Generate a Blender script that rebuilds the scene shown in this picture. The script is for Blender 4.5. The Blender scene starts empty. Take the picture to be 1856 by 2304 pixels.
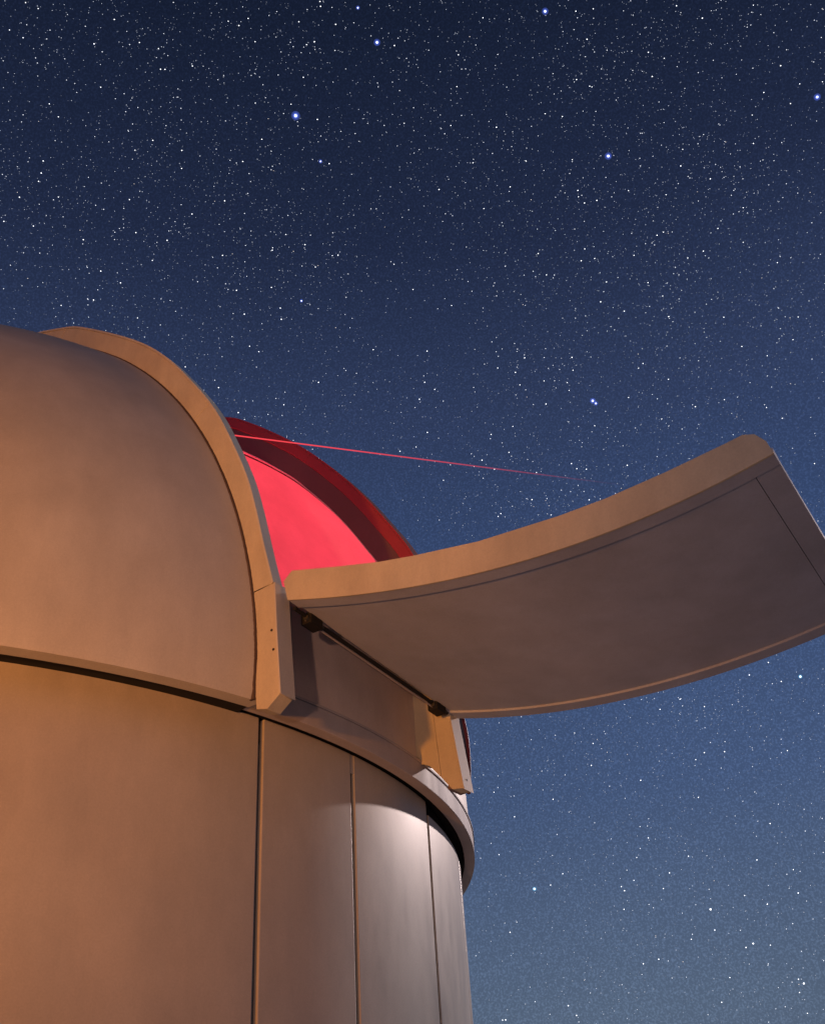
import bpy, bmesh, math, random
import numpy as np
from mathutils import Vector, Matrix

S = bpy.context.scene
COL = S.collection
R_ = math.radians

# ------------------------------------------------------------------ camera
CAM_LOC = Vector((3.7279, -2.1883, -1.1956))
CR = Vector((0.804524, 0.591199, -0.056789))
CU = Vector((0.377678, -0.435465, 0.817147))
CF = Vector((-0.458367, 0.678863, 0.573625))
FPX, PW, PH = 2452.18, 1856, 2304
cam_data = bpy.data.cameras.new('camera')
cam = bpy.data.objects.new('camera', cam_data)
COL.objects.link(cam)
cam.matrix_world = Matrix(((CR.x, CU.x, -CF.x, CAM_LOC.x), (CR.y, CU.y, -CF.y, CAM_LOC.y),
                           (CR.z, CU.z, -CF.z, CAM_LOC.z), (0, 0, 0, 1)))
cam_data.sensor_fit = 'VERTICAL'
cam_data.sensor_height = 36.0
cam_data.lens = FPX / PH * 36.0
cam_data.clip_start = 0.05
cam_data.clip_end = 20000
S.camera = cam

# ------------------------------------------------------------------ view
S.view_settings.view_transform = 'Standard'
S.view_settings.look = 'None'
S.view_settings.exposure = 0.0
S.view_settings.gamma = 1.0
S.cycles.use_denoising = True
S.cycles.max_bounces = 6
S.cycles.sample_clamp_indirect = 4.0

# ------------------------------------------------------------------ night sky
world = bpy.data.worlds.new('World')
S.world = world
world.use_nodes = True
nt = world.node_tree
nt.nodes.clear()
w_out = nt.nodes.new('ShaderNodeOutputWorld')
w_bg = nt.nodes.new('ShaderNodeBackground')
w_tc = nt.nodes.new('ShaderNodeTexCoord')
w_sep = nt.nodes.new('ShaderNodeSeparateXYZ')
w_ramp = nt.nodes.new('ShaderNodeValToRGB')
w_noise = nt.nodes.new('ShaderNodeTexNoise')
w_noise.inputs['Scale'].default_value = 2.2
w_noise.inputs['Detail'].default_value = 3
w_mr = nt.nodes.new('ShaderNodeMapRange')
w_mr.inputs['From Min'].default_value = 0.3
w_mr.inputs['From Max'].default_value = 0.7
w_mr.inputs['To Min'].default_value = 0.92
w_mr.inputs['To Max'].default_value = 1.08
w_mul = nt.nodes.new('ShaderNodeMix')
w_mul.data_type = 'RGBA'
w_mul.blend_type = 'MULTIPLY'
w_mul.inputs['Factor'].default_value = 1.0
nt.links.new(w_tc.outputs['Generated'], w_sep.inputs[0])
nt.links.new(w_sep.outputs['Z'], w_ramp.inputs['Fac'])
nt.links.new(w_tc.outputs['Generated'], w_noise.inputs['Vector'])
nt.links.new(w_noise.outputs['Fac'], w_mr.inputs['Value'])
nt.links.new(w_ramp.outputs['Color'], w_mul.inputs[6])
nt.links.new(w_mr.outputs['Result'], w_mul.inputs[7])
w_fine = nt.nodes.new('ShaderNodeTexNoise')          # grain of unresolved faint stars
w_fine.inputs['Scale'].default_value = 620
w_fine.inputs['Detail'].default_value = 1
w_fr = nt.nodes.new('ShaderNodeMapRange')
w_fr.inputs['From Min'].default_value = 0.45
w_fr.inputs['From Max'].default_value = 0.75
w_fr.inputs['To Min'].default_value = 0.95
w_fr.inputs['To Max'].default_value = 1.45
w_mul2 = nt.nodes.new('ShaderNodeMix')
w_mul2.data_type = 'RGBA'
w_mul2.blend_type = 'MULTIPLY'
w_mul2.inputs['Factor'].default_value = 1.0
nt.links.new(w_tc.outputs['Generated'], w_fine.inputs['Vector'])
nt.links.new(w_fine.outputs['Fac'], w_fr.inputs['Value'])
nt.links.new(w_mul.outputs[2], w_mul2.inputs[6])
nt.links.new(w_fr.outputs['Result'], w_mul2.inputs[7])
nt.links.new(w_mul2.outputs[2], w_bg.inputs['Color'])
nt.links.new(w_bg.outputs[0], w_out.inputs['Surface'])
w_bg.inputs['Strength'].default_value = 1.0
els = w_ramp.color_ramp.elements
SKY = [(0.0, (0.1081, 0.1400, 0.2000)), (0.17, (0.0886, 0.1280, 0.2009)), (0.34, (0.0546, 0.0900, 0.1860)), (0.50, (0.0371, 0.0660, 0.1562)),
       (0.64, (0.0270, 0.0425, 0.1010)), (0.75, (0.0142, 0.0222, 0.0560)), (0.86, (0.0077, 0.0125, 0.0316)), (1.0, (0.0046, 0.0075, 0.0186))]
els[0].position = SKY[0][0]; els[0].color = (*SKY[0][1], 1)
els[1].position = SKY[-1][0]; els[1].color = (*SKY[-1][1], 1)
for pos, c in SKY[1:-1]:
    e = els.new(pos); e.color = (*c, 1)

# ------------------------------------------------------------------ moonlight
MOON_AZ, MOON_EL = R_(86.5), R_(24.5)
sun_data = bpy.data.lights.new('moonlight', 'SUN')
sun_data.energy = 1.9
sun_data.color = (1.0, 0.78, 0.73)
sun_data.angle = R_(1.2)
sun = bpy.data.objects.new('moonlight', sun_data)
COL.objects.link(sun)
ldir = Vector((math.cos(MOON_AZ) * math.cos(MOON_EL), math.sin(MOON_AZ) * math.cos(MOON_EL), math.sin(MOON_EL)))
sun.rotation_euler = ldir.to_track_quat('Z', 'Y').to_euler()
sun.location = ldir * 40

GROUND_Z = -2.87

# ================================================================== helpers
def tag(o, label=None, cat=None, group=None, kind=None):
    if label: o['label'] = label
    if cat: o['category'] = cat
    if group: o['group'] = group
    if kind: o['kind'] = kind
    return o

def empty(name, loc=(0, 0, 0)):
    o = bpy.data.objects.new(name, None)
    o.location = loc
    o.empty_display_size = 0.2
    COL.objects.link(o)
    return o

def link_mesh(name, me, mat, parent=None, smooth=None, bevel=None, seg=2):
    o = bpy.data.objects.new(name, me)
    COL.objects.link(o)
    if mat is not None and not me.materials: me.materials.append(mat)
    if parent is not None:
        o.parent = parent
        o.matrix_parent_inverse = parent_inv(parent)
    if smooth is not None:
        me.shade_smooth()
        me.set_sharp_from_angle(angle=R_(smooth))
    if bevel:
        b = o.modifiers.new('bevel', 'BEVEL')
        b.width = bevel; b.segments = seg; b.limit_method = 'ANGLE'; b.angle_limit = R_(35)
        b.harden_normals = False
    return o

def parent_inv(p):
    # parents are never rotated: a translation chain is enough
    m = Matrix.Identity(4); q = p
    t = Vector((0, 0, 0))
    while q is not None:
        t += Vector(q.location); q = q.parent if q.parent is None or True else None
    return Matrix.Translation(-t) if t.length else m

def mesh(name, verts, faces):
    me = bpy.data.meshes.new(name)
    me.from_pydata([tuple(v) for v in verts], [], faces)
    me.validate(); me.update()
    bm = bmesh.new(); bm.from_mesh(me)
    bmesh.ops.recalc_face_normals(bm, faces=bm.faces)
    bm.to_mesh(me); bm.free()
    return me

def sweep(name, sections, mat, parent=None, smooth=40, bevel=None, closed=False):
    """sections: list of equal-length closed loops of points; skinned one to the next, ends capped."""
    n = len(sections[0]); V = [p for s in sections for p in s]; F = []
    m = len(sections)
    for i in range(m if closed else m - 1):
        a, b = i * n, ((i + 1) % m) * n
        for j in range(n):
            k = (j + 1) % n
            F.append((a + j, a + k, b + k, b + j))
    if not closed:
        F.append(tuple(range(n))[::-1]); F.append(tuple((m - 1) * n + j for j in range(n)))
    return link_mesh(name, mesh(name, V, F), mat, parent, smooth, bevel)

def slab(name, outline, axis, a, b, mat, parent=None, smooth=40, bevel=None):
    """extrude an (x,z) outline along y (axis='y') between a and b."""
    V = [(p[0], a, p[1]) for p in outline] + [(p[0], b, p[1]) for p in outline]
    n = len(outline)
    F = [tuple(range(n)), tuple(range(n, 2 * n))[::-1]]
    F += [(j, (j + 1) % n, n + (j + 1) % n, n + j) for j in range(n)]
    return link_mesh(name, mesh(name, V, F), mat, parent, smooth, bevel)

def cyl_between(name, p0, p1, r, mat, parent=None, n=16, caps=True):
    p0, p1 = Vector(p0), Vector(p1)
    d = (p1 - p0).normalized(); a = d.orthogonal().normalized(); b = d.cross(a)
    secs = [[p + r * (math.cos(t) * a + math.sin(t) * b) for t in [2 * math.pi * i / n for i in range(n)]] for p in (p0, p1)]
    return sweep(name, secs, mat, parent, 40)

def box_pts(c, ax, ay, az, hx, hy, hz):
    return [c + ax * sx * hx + ay * sy * hy + az * sz * hz for sx in (-1, 1) for sy in (-1, 1) for sz in (-1, 1)]

def box(name, c, h, mat, parent=None, bevel=None, axes=None):
    c = Vector(c); ax, ay, az = axes or (Vector((1, 0, 0)), Vector((0, 1, 0)), Vector((0, 0, 1)))
    V = box_pts(c, ax, ay, az, *h)
    F = [(0, 1, 3, 2), (4, 6, 7, 5), (0, 4, 5, 1), (2, 3, 7, 6), (0, 2, 6, 4), (1, 5, 7, 3)]
    return link_mesh(name, mesh(name, V, F), mat, parent, None, bevel)

def arc_band(name, r0, r1, z0, z1, az0, az1, mat, parent=None, step=1.0, bevel=None, r1b=None, r0b=None):
    """a curved slab about the dome axis, radii r0..r1, heights z0..z1 (optionally other radii at the top)."""
    full = abs(az1 - az0) >= 359.9
    n = max(2, int(abs(az1 - az0) / step) + (0 if full else 1))
    r1b = r1 if r1b is None else r1b; r0b = r0 if r0b is None else r0b
    secs = []
    for i in range(n):
        a = R_(az0 + (az1 - az0) * i / (n if full else n - 1)); c, s = math.cos(a), math.sin(a)
        secs.append([(r0 * c, r0 * s, z0), (r1 * c, r1 * s, z0), (r1b * c, r1b * s, z1), (r0b * c, r0b * s, z1)])
    return sweep(name, secs, mat, parent, 30, bevel, closed=full)

# ================================================================== materials
def paint(name, col, rough=0.42, var=0.10, spec=0.5, bump=0.03, blotch=1.6, speck=.05, metallic=0.0, grime=0.25):
    m = bpy.data.materials.new(name); m.use_nodes = True
    t = m.node_tree; b = t.nodes['Principled BSDF']
    tc = t.nodes.new('ShaderNodeTexCoord')
    n1 = t.nodes.new('ShaderNodeTexNoise'); n1.inputs['Scale'].default_value = blotch; n1.inputs['Detail'].default_value = 6; n1.inputs['Roughness'].default_value = 0.62
    n2 = t.nodes.new('ShaderNodeTexNoise'); n2.inputs['Scale'].default_value = 260; n2.inputs['Detail'].default_value = 3
    n3 = t.nodes.new('ShaderNodeTexNoise'); n3.inputs['Scale'].default_value = 9; n3.inputs['Detail'].default_value = 8; n3.inputs['Roughness'].default_value = 0.7
    mp = t.nodes.new('ShaderNodeMapping'); mp.inputs['Scale'].default_value = (1, 1, 0.35)
    t.links.new(tc.outputs['Object'], n1.inputs['Vector']); t.links.new(tc.outputs['Object'], n2.inputs['Vector'])
    t.links.new(tc.outputs['Object'], mp.inputs['Vector']); t.links.new(mp.outputs[0], n3.inputs['Vector'])
    def rng(src, a, b_, lo, hi):
        r = t.nodes.new('ShaderNodeMapRange')
        r.inputs['From Min'].default_value = a; r.inputs['From Max'].default_value = b_
        r.inputs['To Min'].default_value = lo; r.inputs['To Max'].default_value = hi
        t.links.new(src, r.inputs['Value']); return r.outputs['Result']
    def mul(x, y):
        q = t.nodes.new('ShaderNodeMath'); q.operation = 'MULTIPLY'
        t.links.new(x, q.inputs[0]); t.links.new(y, q.inputs[1]); return q.outputs[0]
    f = mul(rng(n1.outputs['Fac'], .32, .68, 1 - var, 1 + var), rng(n2.outputs['Fac'], .3, .7, 1 - speck, 1 + speck))
    f = mul(f, rng(n3.outputs['Fac'], .28, .62, 1 - grime * .55, 1.0))
    tint = t.nodes.new('ShaderNodeMix'); tint.data_type = 'RGBA'
    tint.inputs[6].default_value = (col[0] * 1.02, col[1] * .985, col[2] * .96, 1)
    tint.inputs[7].default_value = (col[0] * .98, col[1] * 1.0, col[2] * 1.04, 1)
    t.links.new(rng(n1.outputs['Color'], .3, .7, 0, 1), tint.inputs['Factor'])
    mx = t.nodes.new('ShaderNodeMix'); mx.data_type = 'RGBA'; mx.blend_type = 'MULTIPLY'; mx.inputs['Factor'].default_value = 1
    t.links.new(tint.outputs[2], mx.inputs[6]); t.links.new(f, mx.inputs[7])
    t.links.new(mx.outputs[2], b.inputs['Base Color'])
    t.links.new(rng(n3.outputs['Fac'], .3, .7, rough - .05, rough + .07), b.inputs['Roughness'])
    b.inputs['Specular IOR Level'].default_value = spec
    b.inputs['Metallic'].default_value = metallic
    bp = t.nodes.new('ShaderNodeBump'); bp.inputs['Strength'].default_value = bump; bp.inputs['Distance'].default_value = 0.004
    ad = t.nodes.new('ShaderNodeMath'); ad.operation = 'ADD'
    sc_ = t.nodes.new('ShaderNodeMath'); sc_.operation = 'MULTIPLY'; sc_.inputs[1].default_value = 2.0
    t.links.new(n3.outputs['Fac'], sc_.inputs[0]); t.links.new(sc_.outputs[0], ad.inputs[0]); t.links.new(n2.outputs['Fac'], ad.inputs[1])
    t.links.new(ad.outputs[0], bp.inputs['Height']); t.links.new(bp.outputs['Normal'], b.inputs['Normal'])
    return m

def emit(name, col, strength):
    m = bpy.data.materials.new(name); m.use_nodes = True
    t = m.node_tree; t.nodes.clear()
    o = t.nodes.new('ShaderNodeOutputMaterial'); e = t.nodes.new('ShaderNodeEmission')
    e.inputs['Color'].default_value = (*col, 1); e.inputs['Strength'].default_value = strength
    t.links.new(e.outputs[0], o.inputs['Surface'])
    m.cycles.emission_sampling = 'NONE'
    return m

M_WALL = paint('wall_paint', (.445, .41, .335), rough=.38, var=.09, blotch=2.6, speck=.05, spec=.5)
M_DOME = paint('dome_paint', (.54, .52, .44), rough=.48, var=.09, blotch=2.4, speck=.05)
M_TRIM = paint('trim_paint', (.57, .52, .38), rough=.5, var=.09, blotch=3.5, grime=.4)
M_FLAP = paint('flap_cool_paint', (.46, .51, .61), rough=.65, spec=.3, var=.09, blotch=3.2, speck=.05)  # blue raised in the colour to stand in for cool light underneath
M_RING = paint('ring_paint', (.47, .44, .43), rough=.6, spec=.25, var=.08, blotch=2.5)
M_INNER = paint('inner_paint', (.60, .56, .55), rough=.6, var=.05)
M_DARK = paint('dark_steel', (.035, .035, .032), rough=.5, var=.2)
M_BLACK = paint('matte_black', (.011, .011, .011), rough=.7, var=.1, spec=.3)  # black for hinge parts, light stops and the shaded rim gap
M_RED_BEAD = paint('red_spill_bead', (.16, .018, .03), rough=.5, var=.15)  # red light leaking from inside, put into the colour
M_BROWN = paint('brown_flange', (.15, .10, .09), rough=.5, var=.15)  # dark tone stands in for shade beside the far rib
M_BEAD = paint('old_sealant', (.10, .07, .055), rough=.8, var=.3, spec=.2)
M_ARCH = paint('red_lit_arch', (.22, .033, .038), rough=.55, var=.15)  # red lamp light on the far arch, put into its colour
M_LIP = paint('lip_paint', (.27, .245, .23), rough=.6, var=.15, spec=.3)
M_FASCIA = paint('fascia_paint', (.62, .55, .50), rough=.5, var=.12, blotch=3)
M_JAMB = paint('jamb_dark', (.085, .06, .058), rough=.6, var=.15)  # even dark brown; also used for the shadow line strip
M_SCREW = paint('screw_steel', (.06, .05, .045), rough=.4, var=.2, metallic=.6)
M_EARTH = paint('dry_earth', (.21, .18, .18), rough=.9, var=.3, spec=.2, bump=.3)

# ================================================================== ground
gv, gf = [], []
rings = [0, 3, 6, 12, 30, 100, 400, 1600, 8000]; ng = 64
gv.append((0, 0, GROUND_Z))
for r in rings[1:]:
    gv += [(r * math.cos(2 * math.pi * i / ng), r * math.sin(2 * math.pi * i / ng), GROUND_Z) for i in range(ng)]
for i in range(ng): gf.append((0, 1 + i, 1 + (i + 1) % ng))
for k in range(len(rings) - 2):
    a, b = 1 + k * ng, 1 + (k + 1) * ng
    gf += [(a + i, b + i, b + (i + 1) % ng, a + (i + 1) % ng) for i in range(ng)]
ground = link_mesh('ground', mesh('ground', gv, gf), M_EARTH)
tag(ground, 'dry bare earth around the observatory', None, kind='structure')

# ================================================================== round wall
RW = 1.947
WALL_TOP = 0.004
bld = empty('observatory_building', (0, 0, GROUND_Z))
tag(bld, 'round pale panelled observatory building with recessed vertical joints below the dome', 'building', kind='thing')
SEAMS = [-8.24, 1.95, 15.5]
az = 15.5
while az + 13.6 < 360 - 60: az += 13.6; SEAMS.append(az)
SEAMS.sort()
GAP = math.degrees(0.0075 / RW)
for i, a0 in enumerate(SEAMS):
    a1 = SEAMS[i + 1] if i + 1 < len(SEAMS) else SEAMS[0] + 360
    arc_band('wall_panel', RW - .022, RW, GROUND_Z, WALL_TOP if a0 < 15 or a0 > 180 else -.034, a0 + GAP, a1 - GAP, M_WALL, bld, step=.8, bevel=.003)
arc_band('backing_drum', RW - .06, RW - .018, GROUND_Z + .002, -.06, 0, 360, M_WALL, bld, step=2)
arc_band('gap_shade_drum', RW - .05, RW - .0225, -.0595, .02, 0, 360, M_BLACK, bld, step=2)  # dark band put in to keep the shaded wall-top gap black
# the second joint is closed at its top by a small filler block
arc_band('joint_filler', RW - .02, RW - .0015, -.052, WALL_TOP - .002, 1.95 - GAP * 1.02, 1.95 + GAP * 1.02, M_WALL, bld, step=.1)
arc_band('leak_stop_drum', 1.80, 1.87, -.2, .09, 0, 360, M_BLACK, bld, step=3)  # inner drum added to block red light leaking past the wall top

# ================================================================== dome
dome = empty('observatory_dome', (0, 0, 0))
tag(dome, 'pale observatory dome with open slit between arched ribs and red lit interior', 'dome', kind='thing')

def superprofile(Rs, Rz, zc, n, zlow, k=70):
    pts = [(Rs, zlow)] if zlow < zc else []
    for i in range(k + 1):
        a = math.pi / 2 * (i / k) * .999
        c, s = math.cos(a), math.sin(a)
        pts.append((Rs * c ** (2 / n), zc + Rz * s ** (2 / n)))
    return pts

def revolve_piece(name, prof, th, planes, mat_out, mat_in, parent, step=2.0):
    bm = bmesh.new(); n = int(360 / step)
    def rev(pr, mi, flip):
        rows = []
        for r, z in pr:
            rows.append([bm.verts.new((r * math.cos(2 * math.pi * j / n), r * math.sin(2 * math.pi * j / n), z)) for j in range(n)])
        for i in range(len(rows) - 1):
            for j in range(n):
                q = [rows[i][j], rows[i][(j + 1) % n], rows[i + 1][(j + 1) % n], rows[i + 1][j]]
                f = bm.faces.new(q[::-1] if flip else q); f.material_index = mi; f.smooth = True
        return rows
    ro = rev(prof, 0, False)
    pin = []
    for i, (r, z) in enumerate(prof):
        a = prof[max(i - 1, 0)]; b = prof[min(i + 1, len(prof) - 1)]
        tx, tz = b[0] - a[0], b[1] - a[1]; L = math.hypot(tx, tz) or 1
        pin.append((max(r - tz / L * th, .002), z + tx / L * th))
    pin[0] = (prof[0][0] - th, prof[0][1])
    ri = rev(pin, 1, True)
    for j in range(n):
        f = bm.faces.new((ro[0][j], ri[0][j], ri[0][(j + 1) % n], ro[0][(j + 1) % n])); f.material_index = 0
    for co, no in planes:
        g = bm.verts[:] + bm.edges[:] + bm.faces[:]
        bmesh.ops.bisect_plane(bm, geom=g, plane_co=co, plane_no=no, clear_outer=True)
    me = bpy.data.meshes.new(name); bm.to_mesh(me); bm.free()
    me.materials.append(mat_out); me.materials.append(mat_in)
    me.set_sharp_from_angle(angle=R_(35))
    return link_mesh(name, me, None, parent)

NEAR_Y, FAR_Y = -.41, .40
BACK_X = -.45
near_prof = [(2.088, -.036), (2.092, -.02)] + superprofile(2.095, 2.10, .061, 1.801, .02)[1:]
far_prof = superprofile(1.99, 2.07, .07, 2.25, .07)
shell = revolve_piece('dome_shell', near_prof, .04, [((0, NEAR_Y, 0), (0, 1, 0))], M_DOME, M_INNER, dome)
shell2 = revolve_piece('dome_shell', far_prof, .03, [((0, FAR_Y, 0), (0, -1, 0))], M_DOME, M_INNER, dome)
shell3 = revolve_piece('dome_shell', [(p[0] * .985, p[1] * .985) for p in near_prof], .03,
                       [((BACK_X, 0, 0), (1, 0, 0)), ((0, NEAR_Y, 0), (0, -1, 0)), ((0, FAR_Y, 0), (0, 1, 0))], M_DOME, M_INNER, dome)

# base ring the dome stands on, seen across the slit and on the far side
ring = arc_band('base_ring', 1.963, 2.0, 0.0, .062, 0, 360, M_RING, dome, step=1.0, bevel=.0015)
arc_band('ring_lip', 1.966, 2.0035, .0625, .0685, -12, 178, M_RING, dome, step=1.0)
arc_band('skirt_lip', 2.050, 2.086, -.0345, -.028, -190, -11.2, M_LIP, dome, step=1.5)
arc_band('gap_shade_band', 1.951, 2.052, -.0045, -.0006, -190, -10.6, M_BLACK, dome, step=1.5)  # dark band put in for the shade inside the rim gap
arc_band('leak_stop_ring', 1.85, 1.9625, .045, .052, 0, 360, M_BLACK, dome, step=2)  # added annulus that stops red light leaking under the ring
# curved panel that closes the bottom of the slit
fascia = arc_band('fascia_panel', 1.95, 1.9855, .06, .345, -11.6, 11.8, M_FASCIA, dome, step=.8)

# ---- arched ribs on both sides of the slit
def interp(pts, k):
    """resample a polyline smoothly (Catmull-Rom)"""
    P = [np.array(p, float) for p in pts]; P = [2 * P[0] - P[1]] + P + [2 * P[-1] - P[-2]]
    out = []
    for i in range(1, len(P) - 2):
        for j in range(k):
            t = j / k
            a, b, c, d = P[i - 1:i + 3]
            out.append(.5 * ((2 * b) + (c - a) * t + (2 * a - 5 * b + 4 * c - d) * t * t + (3 * b - a - 3 * c + d) * t ** 3))
    out.append(P[-2]); return out

def rib_curve(out_pts, depth, k=6):
    """outer curve and the matching inner curve, `depth` further in along the local normal"""
    o = interp(out_pts, k); res = []
    for i, p in enumerate(o):
        a = o[max(i - 1, 0)]; b = o[min(i + 1, len(o) - 1)]
        t = (b - a) / np.linalg.norm(b - a); nrm = np.array([t[1], -t[0]])   # curve runs upwards from the foot: normal points outwards (+x)
        res.append((p, p - nrm * depth, nrm))
    return res

near_out = [(2.103, .272), (2.066, .409), (2.033, .54), (1.993, .671), (1.923, .838), (1.852, .985), (1.759, 1.134), (1.60, 1.355),
            (1.419, 1.545), (1.121, 1.792), (.97, 1.886), (.7, 2.005), (.35, 2.10), (0, 2.135), (-.45, 2.10), (-.7, 2.03)]
far_out = [(2.074, .262), (2.062, .42), (2.036, .60), (1.989, .795), (1.876, 1.00), (1.743, 1.206), (1.566, 1.434), (1.406, 1.608),
           (1.205, 1.797), (1.045, 1.917), (.72, 2.07), (.35, 2.15), (0, 2.175), (-.45, 2.13), (-.7, 2.06)]

def rib_segments(out_pts, ya, yb, depth, splits, parent, mat, strip_mat, strip_out=.003):
    cv = rib_curve(out_pts, depth, 6)
    m = len(cv)
    cuts = [0] + [int(s * (m - 1)) for s in splits] + [m - 1]
    for c0, c1 in zip(cuts[:-1], cuts[1:]):
        secs = []
        for i in range(c0, c1 + 1):
            p, q, n = cv[i]; p = p - n * .0065
            if i == 0: q = np.array((p[0] - depth, p[1]))
            if i == c0 and c0 > 0:
                d = (cv[i + 1][0] - p); d = d / np.linalg.norm(d) * .0018; p, q = p + d, q + d
            secs.append([(p[0], ya, p[1]), (p[0], yb, p[1]), (q[0], yb, q[1]), (q[0], ya, q[1])])
        seg = sweep('rib_segment', secs, mat, parent, 30, bevel=.0012)
    secs = []
    for p, q, n in cv:
        a = p + n * .0005; b = p - n * .0062
        lo, hi = min(ya, yb) - strip_out, max(ya, yb) + strip_out
        secs.append([(a[0], lo, a[1]), (a[0], hi, a[1]), (b[0], hi, b[1]), (b[0], lo, b[1])])
    sweep('cover_strip', secs, strip_mat, parent, 30)

# near rib
yn0, yn1 = -.433, -.386
nrib = empty('slit_rib'); nrib.parent = dome
rib_segments(near_out, yn0, yn1 - .018, .10, [.36, .66], nrib, M_TRIM, M_DOME)
# dark bead of sealant where rib and shell meet
cps = [(math.sqrt(2.093 ** 2 - .433 ** 2), z) for z in (-.037, 0, .03)]
for i in range(1, 60):
    a = math.pi / 2 * (i / 60) ** 1.3 * .8
    r, z = 2.095 * math.cos(a) ** (2 / 1.801), .061 + 2.10 * math.sin(a) ** (2 / 1.801)
    if r > .5: cps.append((math.sqrt(r * r - .433 ** 2), z))
rs = random.Random(5); cps = interp(cps, 4); secs = []
for i, p in enumerate(cps):
    a = cps[max(i - 1, 0)]; b = cps[min(i + 1, len(cps) - 1)]; t_ = (b - a) / np.linalg.norm(b - a); n_ = np.array((t_[1], -t_[0]))
    wd = .006 + .0012 * rs.random(); hi = .0025 + .001 * rs.random()
    q0, q1 = p + n_ * hi, p - n_ * .012
    secs.append([(q0[0], yn0 + .0005, q0[1]), (q0[0] - n_[0] * .001, yn0 - wd, q0[1] - n_[1] * .001), (q1[0], yn0 - wd, q1[1]), (q1[0], yn0 + .0005, q1[1])])
sweep('sealant_bead', secs, M_BEAD, nrib, 60)
foot = slab('rib_foot', [(2.051, -.032), (2.054, -.064), (2.088, -.074), (2.127, -.048), (2.112, .127), (2.103, .2695), (2.0, .2695), (2.0, -.03)], 'y', yn0, yn1, M_TRIM, nrib, bevel=.0015)
slab('foot_cover', [(2.1275, -.046), (2.1335, -.050), (2.1185, .127), (2.109, .2695), (2.1035, .2695), (2.1125, .127)], 'y', yn0 - .0025, yn1 + .004, M_DOME, nrib, bevel=.001)
for x, z in ((2.099, .134), (2.106, .078)):
    cyl_between('screw', (x, yn0 - .0015, z), (x, yn0 + .004, z), .0035, M_SCREW, nrib, 10)

# far rib
yf0, yf1 = .375, .422
frib = empty('slit_rib'); frib.parent = dome
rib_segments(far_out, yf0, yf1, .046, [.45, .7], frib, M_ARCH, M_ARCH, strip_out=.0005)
slab('rib_foot', [(2.034, -.002), (2.068, -.046), (2.106, -.053), (2.092, .06), (2.079, .168), (2.0745, .258), (2.0185, .258)], 'y', yf0, yf1, M_TRIM, frib, bevel=.0012)
slab('foot_plate', [(1.87, .068), (1.955, .066), (1.994, .046), (2.032, .0), (2.0165, .258), (1.99, .34), (1.87, .37)], 'y', yf0 + .0012, yf1, M_TRIM, frib, bevel=.0012)
slab('foot_cover', [(2.1065, -.054), (2.1105, -.057), (2.0965, .06), (2.0835, .168), (2.078, .258), (2.0755, .258), (2.080, .168), (2.093, .06)], 'y', yf0 - .0005, yf1 + .001, M_DOME, frib)
cyl_between('screw', (2.098, .399, -.022), (2.107, .399, -.0222), .0035, M_SCREW, frib, 10)
# shutter track beside the far rib; red light spill and shade put into its colours
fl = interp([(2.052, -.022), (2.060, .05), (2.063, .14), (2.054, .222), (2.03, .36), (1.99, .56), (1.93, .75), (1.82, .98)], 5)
sweep('track_flange', [[(p[0], .4235, p[1]), (p[0] - .004, .488, p[1]), (p[0] - .03, .488, p[1]), (p[0] - .03, .4235, p[1])] for p in fl], M_BROWN, frib, 30)
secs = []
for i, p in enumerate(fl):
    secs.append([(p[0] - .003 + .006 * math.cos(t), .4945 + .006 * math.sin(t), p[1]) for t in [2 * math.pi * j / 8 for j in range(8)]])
sweep('red_lit_bead', secs, M_RED_BEAD, frib, 60)

# jamb of the slit on the far side, inside the rib
jv = rib_curve(far_out, .120, 6); jo = rib_curve(far_out, .0475, 6)
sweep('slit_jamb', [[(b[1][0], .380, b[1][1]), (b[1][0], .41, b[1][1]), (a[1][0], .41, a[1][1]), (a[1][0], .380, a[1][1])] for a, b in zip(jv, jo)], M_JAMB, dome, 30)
# bright flange that lines the inner edge of the slit
ja = rib_curve(far_out, .1215, 6); jb = rib_curve(far_out, .1245, 6)
sweep('inner_flange', [[(a[1][0], .381, a[1][1]), (b[1][0], .381, b[1][1]), (b[1][0], .424, b[1][1]), (a[1][0], .424, a[1][1])] for a, b in zip(ja, jb)], M_INNER, dome, 30)

gk = rib_curve(far_out, .130, 6)
sweep('shadow_line', [[(a[1][0], .4245, a[1][1]), (b[1][0], .4245, b[1][1]), (b[1][0], .430, b[1][1]), (a[1][0], .430, a[1][1])] for a, b in zip(ja, gk)], M_JAMB, dome, 30)  # dark strip painted in for the shadow gap along the flange

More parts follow.
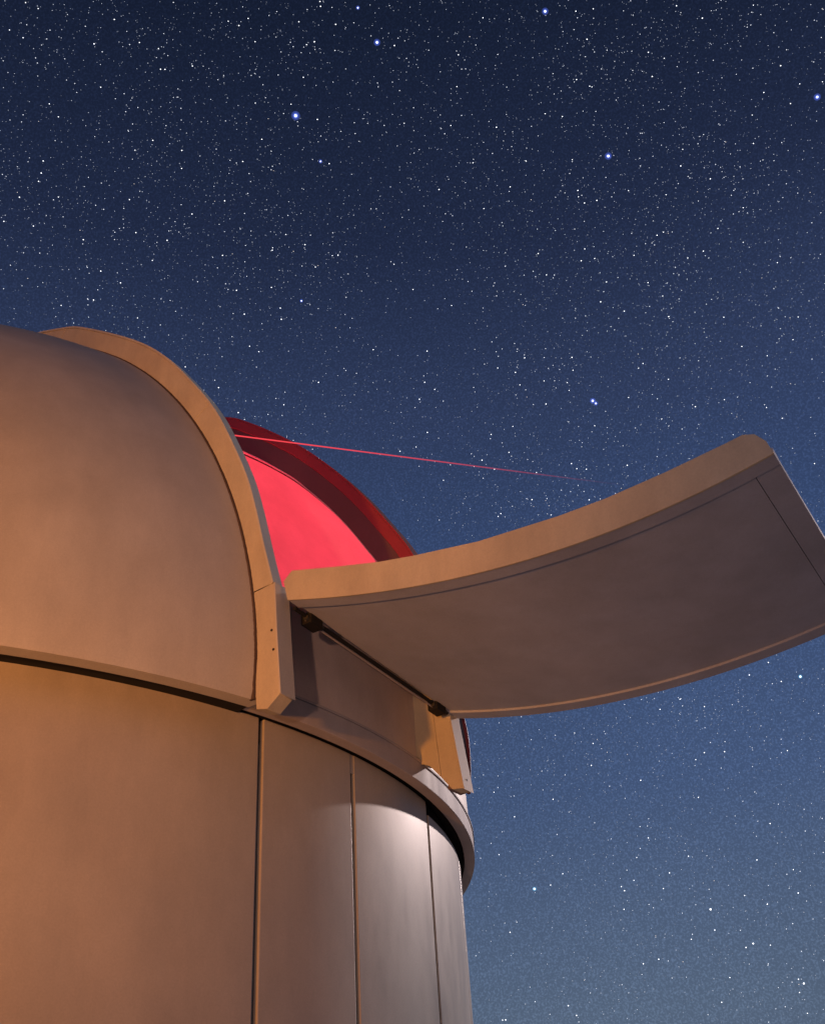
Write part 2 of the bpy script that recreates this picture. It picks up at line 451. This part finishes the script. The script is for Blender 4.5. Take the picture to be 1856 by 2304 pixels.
# ---- drop-down shutter flap
near_bot = np.array([(2.129, .219), (2.293, .167), (2.476, .116), (2.66, .071), (2.891, .041), (3.002, .036), (3.138, .039), (3.247, .045), (3.313, .049), (3.369, .056)])
far_bot = np.array([(2.071, .189), (2.201, .152), (2.339, .116), (2.42, .100), (2.616, .072), (2.80, .056), (2.978, .055), (3.188, .066)])
cn = np.polyfit(near_bot[:, 0] - 2.7, near_bot[:, 1], 3); cf = np.polyfit(far_bot[:, 0] - 2.7, far_bot[:, 1], 3)
FN, FF = -.41, .42
def flap_pt(s, v, off=0.0):
    xn = 2.129 + (3.369 - 2.129) * s; xf = 2.071 + (3.305 - 2.071) * s
    a = np.array((xn, FN, np.polyval(cn, xn - 2.7))); b = np.array((xf, FF, np.polyval(cf, xf - 2.7)))
    p = a + (b - a) * v; p[2] += off
    return p
def flap_slab(name, s0, s1, v0, v1, o0, o1, mat, parent, ns=40, nv=4, bevel=.0012):
    secs = []
    for i in range(ns + 1):
        s = s0 + (s1 - s0) * i / ns
        row = [flap_pt(s, v0 + (v1 - v0) * j / nv, o0) for j in range(nv + 1)]
        row += [flap_pt(s, v1 - (v1 - v0) * j / nv, o1) for j in range(nv + 1)]
        secs.append(row)
    return sweep(name, secs, mat, parent, 30, bevel)
flap = empty('shutter_flap'); flap.parent = dome
flap['label'] = 'brown curved shutter flap hanging open like an awning'
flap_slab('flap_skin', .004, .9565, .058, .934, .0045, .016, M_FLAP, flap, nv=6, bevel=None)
flap_slab('flap_backing', .93, .998, .03, .96, .0165, .0205, M_DARK, flap, ns=4, bevel=None)
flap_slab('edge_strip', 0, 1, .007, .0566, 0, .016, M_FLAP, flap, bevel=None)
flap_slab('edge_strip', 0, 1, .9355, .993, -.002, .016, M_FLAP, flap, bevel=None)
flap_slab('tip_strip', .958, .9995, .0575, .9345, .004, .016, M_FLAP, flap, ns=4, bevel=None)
top_n = [(2.115, .28), (2.143, .301), (2.295, .25), (2.422, .21), (2.521, .185), (2.70, .147), (2.903, .123), (3.017, .116), (3.154, .117), (3.282, .123), (3.322, .126), (3.345, .116), (3.362, .090), (3.369, .057)]
bot_n = [(x, float(np.polyval(cn, x - 2.7)) - .001) for x in np.linspace(3.369, 2.129, 40)]
slab('side_flange', top_n + bot_n, 'y', FN, FN + .0055, M_TRIM, flap, bevel=.001)
top_f = [(x - .045 if x < 2.5 else x - .055, z + (float(np.polyval(cf, x - .05 - 2.7)) - float(np.polyval(cn, x - 2.7)))) for x, z in top_n[:-1]]
bot_f = [(x, float(np.polyval(cf, x - 2.7)) + .002) for x in np.linspace(3.305, 2.071, 40)]
slab('side_flange', top_f + bot_f, 'y', FF - .0055, FF, M_TRIM, flap, bevel=.001)

# ---- hinge under the flap
hinge = empty('hinge'); hinge.parent = dome
h0, h1 = Vector((2.122, -.375, .213)), Vector((2.078, .365, .187))
cyl_between('hinge_rod', h0, h1, .0055, M_BLACK, hinge, 12)
hd = (h1 - h0).normalized(); hz = Vector((0, 0, 1)); hx = hd.cross(hz).normalized()
box('hinge_leaf', (h0 + h1) / 2 + Vector((-.004, 0, -.009)), (.0012, (h1 - h0).length / 2 - .05, .0025), M_RING, hinge, .0005, (hx, hd, hz))
secs = []
for i in range(25):
    y = -.384 + .757 * i / 24; x0 = math.sqrt(1.98 ** 2 - y * y); q = h0.lerp(h1, (y + .375) / .74)
    secs.append([(x0, y, .340), (q.x + .025, y, q.z + .022), (q.x + .025, y, q.z + .026), (x0, y, .345)])
sweep('leak_stop_strip', secs, M_RING, hinge, 30)  # hidden strip added to stop red light leaking past the hinge
for t in (.105, .93):
    c = h0.lerp(h1, t)
    box('hinge_bracket', c + Vector((-.004, 0, -.002)), (.017, .026, .016), M_BLACK, hinge, .003, (hx, hd, hz))
    cyl_between('hinge_bolt', c + hd * -.034 + Vector((.002, 0, -.006)), c + hd * .036 + Vector((.002, 0, -.006)), .0075, M_DARK, hinge, 10)

# ================================================================== red lamp inside the dome
rl_loc = Vector((.65, .12, .28))
rlamp = empty('red_lamp', rl_loc)
tag(rlamp, 'red lamp lighting the inside of the dome', 'lamp')
cyl_between('lamp_post', (.65, .12, GROUND_Z), (.65, .12, .20), .02, M_DARK, rlamp)
cyl_between('lamp_socket', (.65, .12, .20), (.65, .12, .235), .035, M_DARK, rlamp)
bm = bmesh.new(); bmesh.ops.create_icosphere(bm, subdivisions=3, radius=.045)
for v in bm.verts: v.co.z *= 1.25; v.co += rl_loc
me = bpy.data.meshes.new('bulb'); bm.to_mesh(me); bm.free()
link_mesh('bulb', me, emit('red_bulb', (1, .03, .06), 12), rlamp, 60)
rd = bpy.data.lights.new('red_light', 'POINT'); rd.energy = 350; rd.color = (1.0, .06, .10); rd.shadow_soft_size = .06
ro_ = bpy.data.objects.new('red_light', rd); COL.objects.link(ro_); ro_.parent = rlamp; ro_.location = (0, 0, .0)
link = None

# ================================================================== orange floodlight and an added fill light on posts behind the camera
def floodlight(loc, aim, energy, col, size, label, k=1.0, blend=1.0):
    loc, aim = Vector(loc), Vector(aim)
    fd = (aim - loc).normalized(); fx = fd.cross(Vector((0, 0, 1))).normalized(); fu = fx.cross(fd)
    base = Vector((loc.x, loc.y, GROUND_Z))
    fo = empty('floodlight', base)
    tag(fo, label, 'floodlight', 'floodlights around the observatory')
    back = loc - fd * .07
    pole = back - fd * .03 * k - fu * .171 * k
    cyl_between('post', (pole.x, pole.y, GROUND_Z), pole, .03 * k, M_DARK, fo)
    box('housing', back - fd * .03 * k, (.16 * k, .05 * k, .11 * k), M_DARK, fo, .01 * k, (fx, fd, fu))
    box('lens', back + fd * .026 * k, (.14 * k, .004, .09 * k), emit('sodium_lens', (1, .35, .07), 14), fo, None, (fx, fd, fu))
    for sgn in (-1, 1):
        box('bracket_arm', back - fd * .03 * k + fx * sgn * .172 * k - fu * .06 * k, (.006, .02 * k, .10 * k), M_DARK, fo, .002, (fx, fd, fu))
    box('bracket_foot', back - fd * .03 * k - fu * .165 * k, (.178 * k, .02 * k, .006), M_DARK, fo, .002, (fx, fd, fu))
    sd = bpy.data.lights.new('sodium_light', 'SPOT'); sd.energy = energy; sd.color = col
    sd.spot_size = R_(size); sd.spot_blend = blend; sd.shadow_soft_size = .07
    so = bpy.data.objects.new('sodium_light', sd); COL.objects.link(so); so.parent = fo
    so.location = loc - base; so.rotation_euler = (-fd).to_track_quat('Z', 'Y').to_euler()
floodlight((2.78, -4.4, -1.0), (1.25, -1.14, .18), 520, (1.0, .32, .035), 66, 'larger orange floodlight on a post facing the round wall')
floodlight((5.2, -5.9, -2.2), (2.15, 0, .2), 390, (1.0, .52, .36), 27, 'small dim added fill light on a post facing the slit', .6)  # added fill for the fascia and the underside of the flap

# ================================================================== laser beam
N = Vector((-0.499, 0.39, -0.774)).normalized()
baz = R_(58)
bv = Vector((math.cos(baz), math.sin(baz), 0)); bv.z = -(N.x * bv.x + N.y * bv.y) / N.z; bv.normalize()
P0 = Vector((1.705, -.2, 1.108))
A, B = P0 - bv * .85, P0 + bv * 1.62
beam = cyl_between('laser_beam', A, B, .0022, None, None, 10)
tag(beam, 'thin red laser beam leaving the dome slit and fading into the sky', 'laser beam')
m = bpy.data.materials.new('laser_light'); m.use_nodes = True
t = m.node_tree; t.nodes.clear()
o = t.nodes.new('ShaderNodeOutputMaterial'); e = t.nodes.new('ShaderNodeEmission'); tr = t.nodes.new('ShaderNodeBsdfTransparent'); mx = t.nodes.new('ShaderNodeMixShader')
g = t.nodes.new('ShaderNodeNewGeometry'); vm = t.nodes.new('ShaderNodeVectorMath'); vm.operation = 'DOT_PRODUCT'; vm.inputs[1].default_value = bv
mr = t.nodes.new('ShaderNodeMapRange'); mr.inputs['From Min'].default_value = P0.dot(bv) - .05; mr.inputs['From Max'].default_value = P0.dot(bv) + 1.55
mr.inputs['To Min'].default_value = 1; mr.inputs['To Max'].default_value = 0
pw = t.nodes.new('ShaderNodeMath'); pw.operation = 'POWER'; pw.inputs[1].default_value = 1.9
t.links.new(g.outputs['Position'], vm.inputs[0]); t.links.new(vm.outputs['Value'], mr.inputs['Value']); t.links.new(mr.outputs[0], pw.inputs[0])
t.links.new(pw.outputs[0], mx.inputs['Fac']); t.links.new(tr.outputs[0], mx.inputs[1]); t.links.new(e.outputs[0], mx.inputs[2]); t.links.new(mx.outputs[0], o.inputs['Surface'])
e.inputs['Color'].default_value = (1, .07, .09, 1); e.inputs['Strength'].default_value = 1.05
m.cycles.emission_sampling = 'NONE'
beam.data.materials.clear(); beam.data.materials.append(m)

# ================================================================== stars
rng = np.random.default_rng(11)
RAD = 6000.0
PIX = RAD / (FPX * 824 / PW)          # one render pixel at that distance
STAR_COLS = [((.72, .80, 1.0), .36), ((.75, .82, 1.0), .62), ((.80, .86, 1.0), 1.05), ((.86, .90, 1.0), 1.8), ((.92, .95, 1.0), 2.8), ((1.0, .88, .80), 1.3)]
star_mats = [emit('star_light', c, s) for c, s in STAR_COLS]
NS = 165000
z = rng.uniform(-.05, 1, NS * 2); a = rng.uniform(0, 2 * math.pi, NS * 2)
D = np.stack([np.sqrt(1 - z * z) * np.cos(a), np.sqrt(1 - z * z) * np.sin(a), z], 1)
# uneven density: smooth random waves, thinner towards the horizon haze
dens = np.zeros(len(D))
for k in range(24):
    kv = rng.normal(size=3) * rng.choice([4, 9, 18, 36]); dens += np.sin(D @ kv + rng.uniform(0, 6.3))
dens = .5 + .055 * dens
dens *= np.clip(.62 + .75 * (D[:, 2] - .15), .45, 1.05)
D = D[rng.uniform(size=len(D)) < dens * 1.1]
# a few loose clumps
cl = D[rng.integers(0, len(D), 1500)]
cl = np.repeat(cl, rng.integers(1, 4, 1500), 0); cl = cl + rng.normal(size=cl.shape) * .006
D = np.concatenate([D, cl / np.linalg.norm(cl, axis=1)[:, None]])
n = len(D)
u = rng.uniform(size=n)
lev = np.digitize(u, [.46, .74, .905, .972, .988])
lev[u > .988] = np.where(rng.uniform(size=(u > .988).sum()) < .35, 5, 4)
size = np.array([.32, .34, .37, .42, .53, .39])[lev] * rng.uniform(.85, 1.15, n) * PIX
oct_v = np.array([(1, 0, 0), (-1, 0, 0), (0, 1, 0), (0, -1, 0), (0, 0, 1), (0, 0, -1)], float)
oct_f = np.array([(0, 2, 4), (2, 1, 4), (1, 3, 4), (3, 0, 4), (2, 0, 5), (1, 2, 5), (3, 1, 5), (0, 3, 5)])
V = (D[:, None, :] * RAD + oct_v[None] * size[:, None, None]).reshape(-1, 3)
F = (oct_f[None] + 6 * np.arange(n)[:, None, None]).reshape(-1, 3)
me = bpy.data.meshes.new('stars')
me.vertices.add(len(V)); me.vertices.foreach_set('co', V.ravel().astype(np.float32))
me.loops.add(F.size); me.loops.foreach_set('vertex_index', F.ravel().astype(np.int32))
me.polygons.add(len(F)); me.polygons.foreach_set('loop_start', np.arange(0, F.size, 3, dtype=np.int32))
for sm in star_mats: me.materials.append(sm)
me.polygons.foreach_set('material_index', np.repeat(lev, 8).astype(np.int32))
me.update(calc_edges=True)
stars = bpy.data.objects.new('stars', me); COL.objects.link(stars)
tag(stars, 'countless small stars scattered over the dark blue night sky', None, kind='stuff')

# the few stars that stand out, each a bright core in a faint blue glow
def glow_mat(name, col, strength, alpha):
    m = bpy.data.materials.new(name); m.use_nodes = True
    t = m.node_tree; t.nodes.clear()
    o = t.nodes.new('ShaderNodeOutputMaterial'); e = t.nodes.new('ShaderNodeEmission'); tr = t.nodes.new('ShaderNodeBsdfTransparent'); ad = t.nodes.new('ShaderNodeAddShader')
    e.inputs['Color'].default_value = (*col, 1); e.inputs['Strength'].default_value = strength * alpha
    t.links.new(tr.outputs[0], ad.inputs[0]); t.links.new(e.outputs[0], ad.inputs[1]); t.links.new(ad.outputs[0], o.inputs['Surface'])
    m.cycles.emission_sampling = 'NONE'
    return m
M_CORE = emit('bright_star_core', (.95, .97, 1.0), 3.0)
M_G1 = glow_mat('bright_star_glow', (.16, .26, 1.0), .55, .5)
M_G2 = glow_mat('bright_star_halo', (.12, .20, 1.0), .22, .5)
M_C1 = glow_mat('teal_star_glow', (.10, .55, .9), .45, .5)
def ico(name, r, sub=2):
    bm = bmesh.new(); bmesh.ops.create_icosphere(bm, subdivisions=sub, radius=r)
    me = bpy.data.meshes.new(name); bm.to_mesh(me); bm.free(); me.shade_smooth(); return me
MC, MG, MH = ico('core', 1.0), ico('glow', 1.0), ico('halo', 1.0)
BR = [(849, 94, 1.0, 0), (666, 259, 1.35, 0), (1369, 350, 1.1, 0), (1334, 901, .95, 0), (1341, 907, .7, 0), (1227, 24, 1.0, 0), (1839, 217, 1.0, 0),
      (806, 16, .6, 0), (1203, 2000, 1.0, 1), (1801, 1522, .95, 1), (1599, 2046, .95, 2), (679, 676, .55, 0), (722, 362, .6, 0), (1695, 2123, .7, 2), (1809, 2213, .8, 2)]
for k, (px, py, s, kind) in enumerate(BR):
    d = (CF * FPX + CR * (px - PW / 2) - CU * (py - PH / 2)).normalized()
    e_ = bpy.data.objects.new('bright_star', None); COL.objects.link(e_); e_.location = d * (RAD * .98) + CAM_LOC * .02
    lab = ['bright star with a blue glow in the dark night sky', 'bright teal star in the open night sky', 'larger white star without a glow in the night sky'][kind]
    if k == 1: lab = 'brightest star of all with the widest blue glow'
    if k == 3: lab = 'brighter star of the close pair above the open flap'
    if k == 4: lab = 'dimmer star of the close pair above the open flap'
    if k == 8: lab = 'bright teal star beside the round wall'
    if k == 9: lab = 'bright teal star below the outer end of the flap'
    tag(e_, lab, 'star', 'bright stars in the sky')
    parts = [('core', MC, .85, M_CORE)]
    if kind == 0: parts += [('glow', MG, 1.75, M_G1), ('halo', MH, 3.0, M_G2)]
    elif kind == 1: parts += [('glow', MG, 1.8, M_C1)]
    for nm, mesh_, r, mat in parts:
        key = mesh_.name + mat.name
        me_ = bpy.data.meshes.get(key)
        if me_ is None:
            me_ = mesh_.copy(); me_.name = key; me_.materials.append(mat)
        o_ = bpy.data.objects.new(nm, me_); COL.objects.link(o_); o_.parent = e_
        o_.scale = [r * s * PIX] * 3
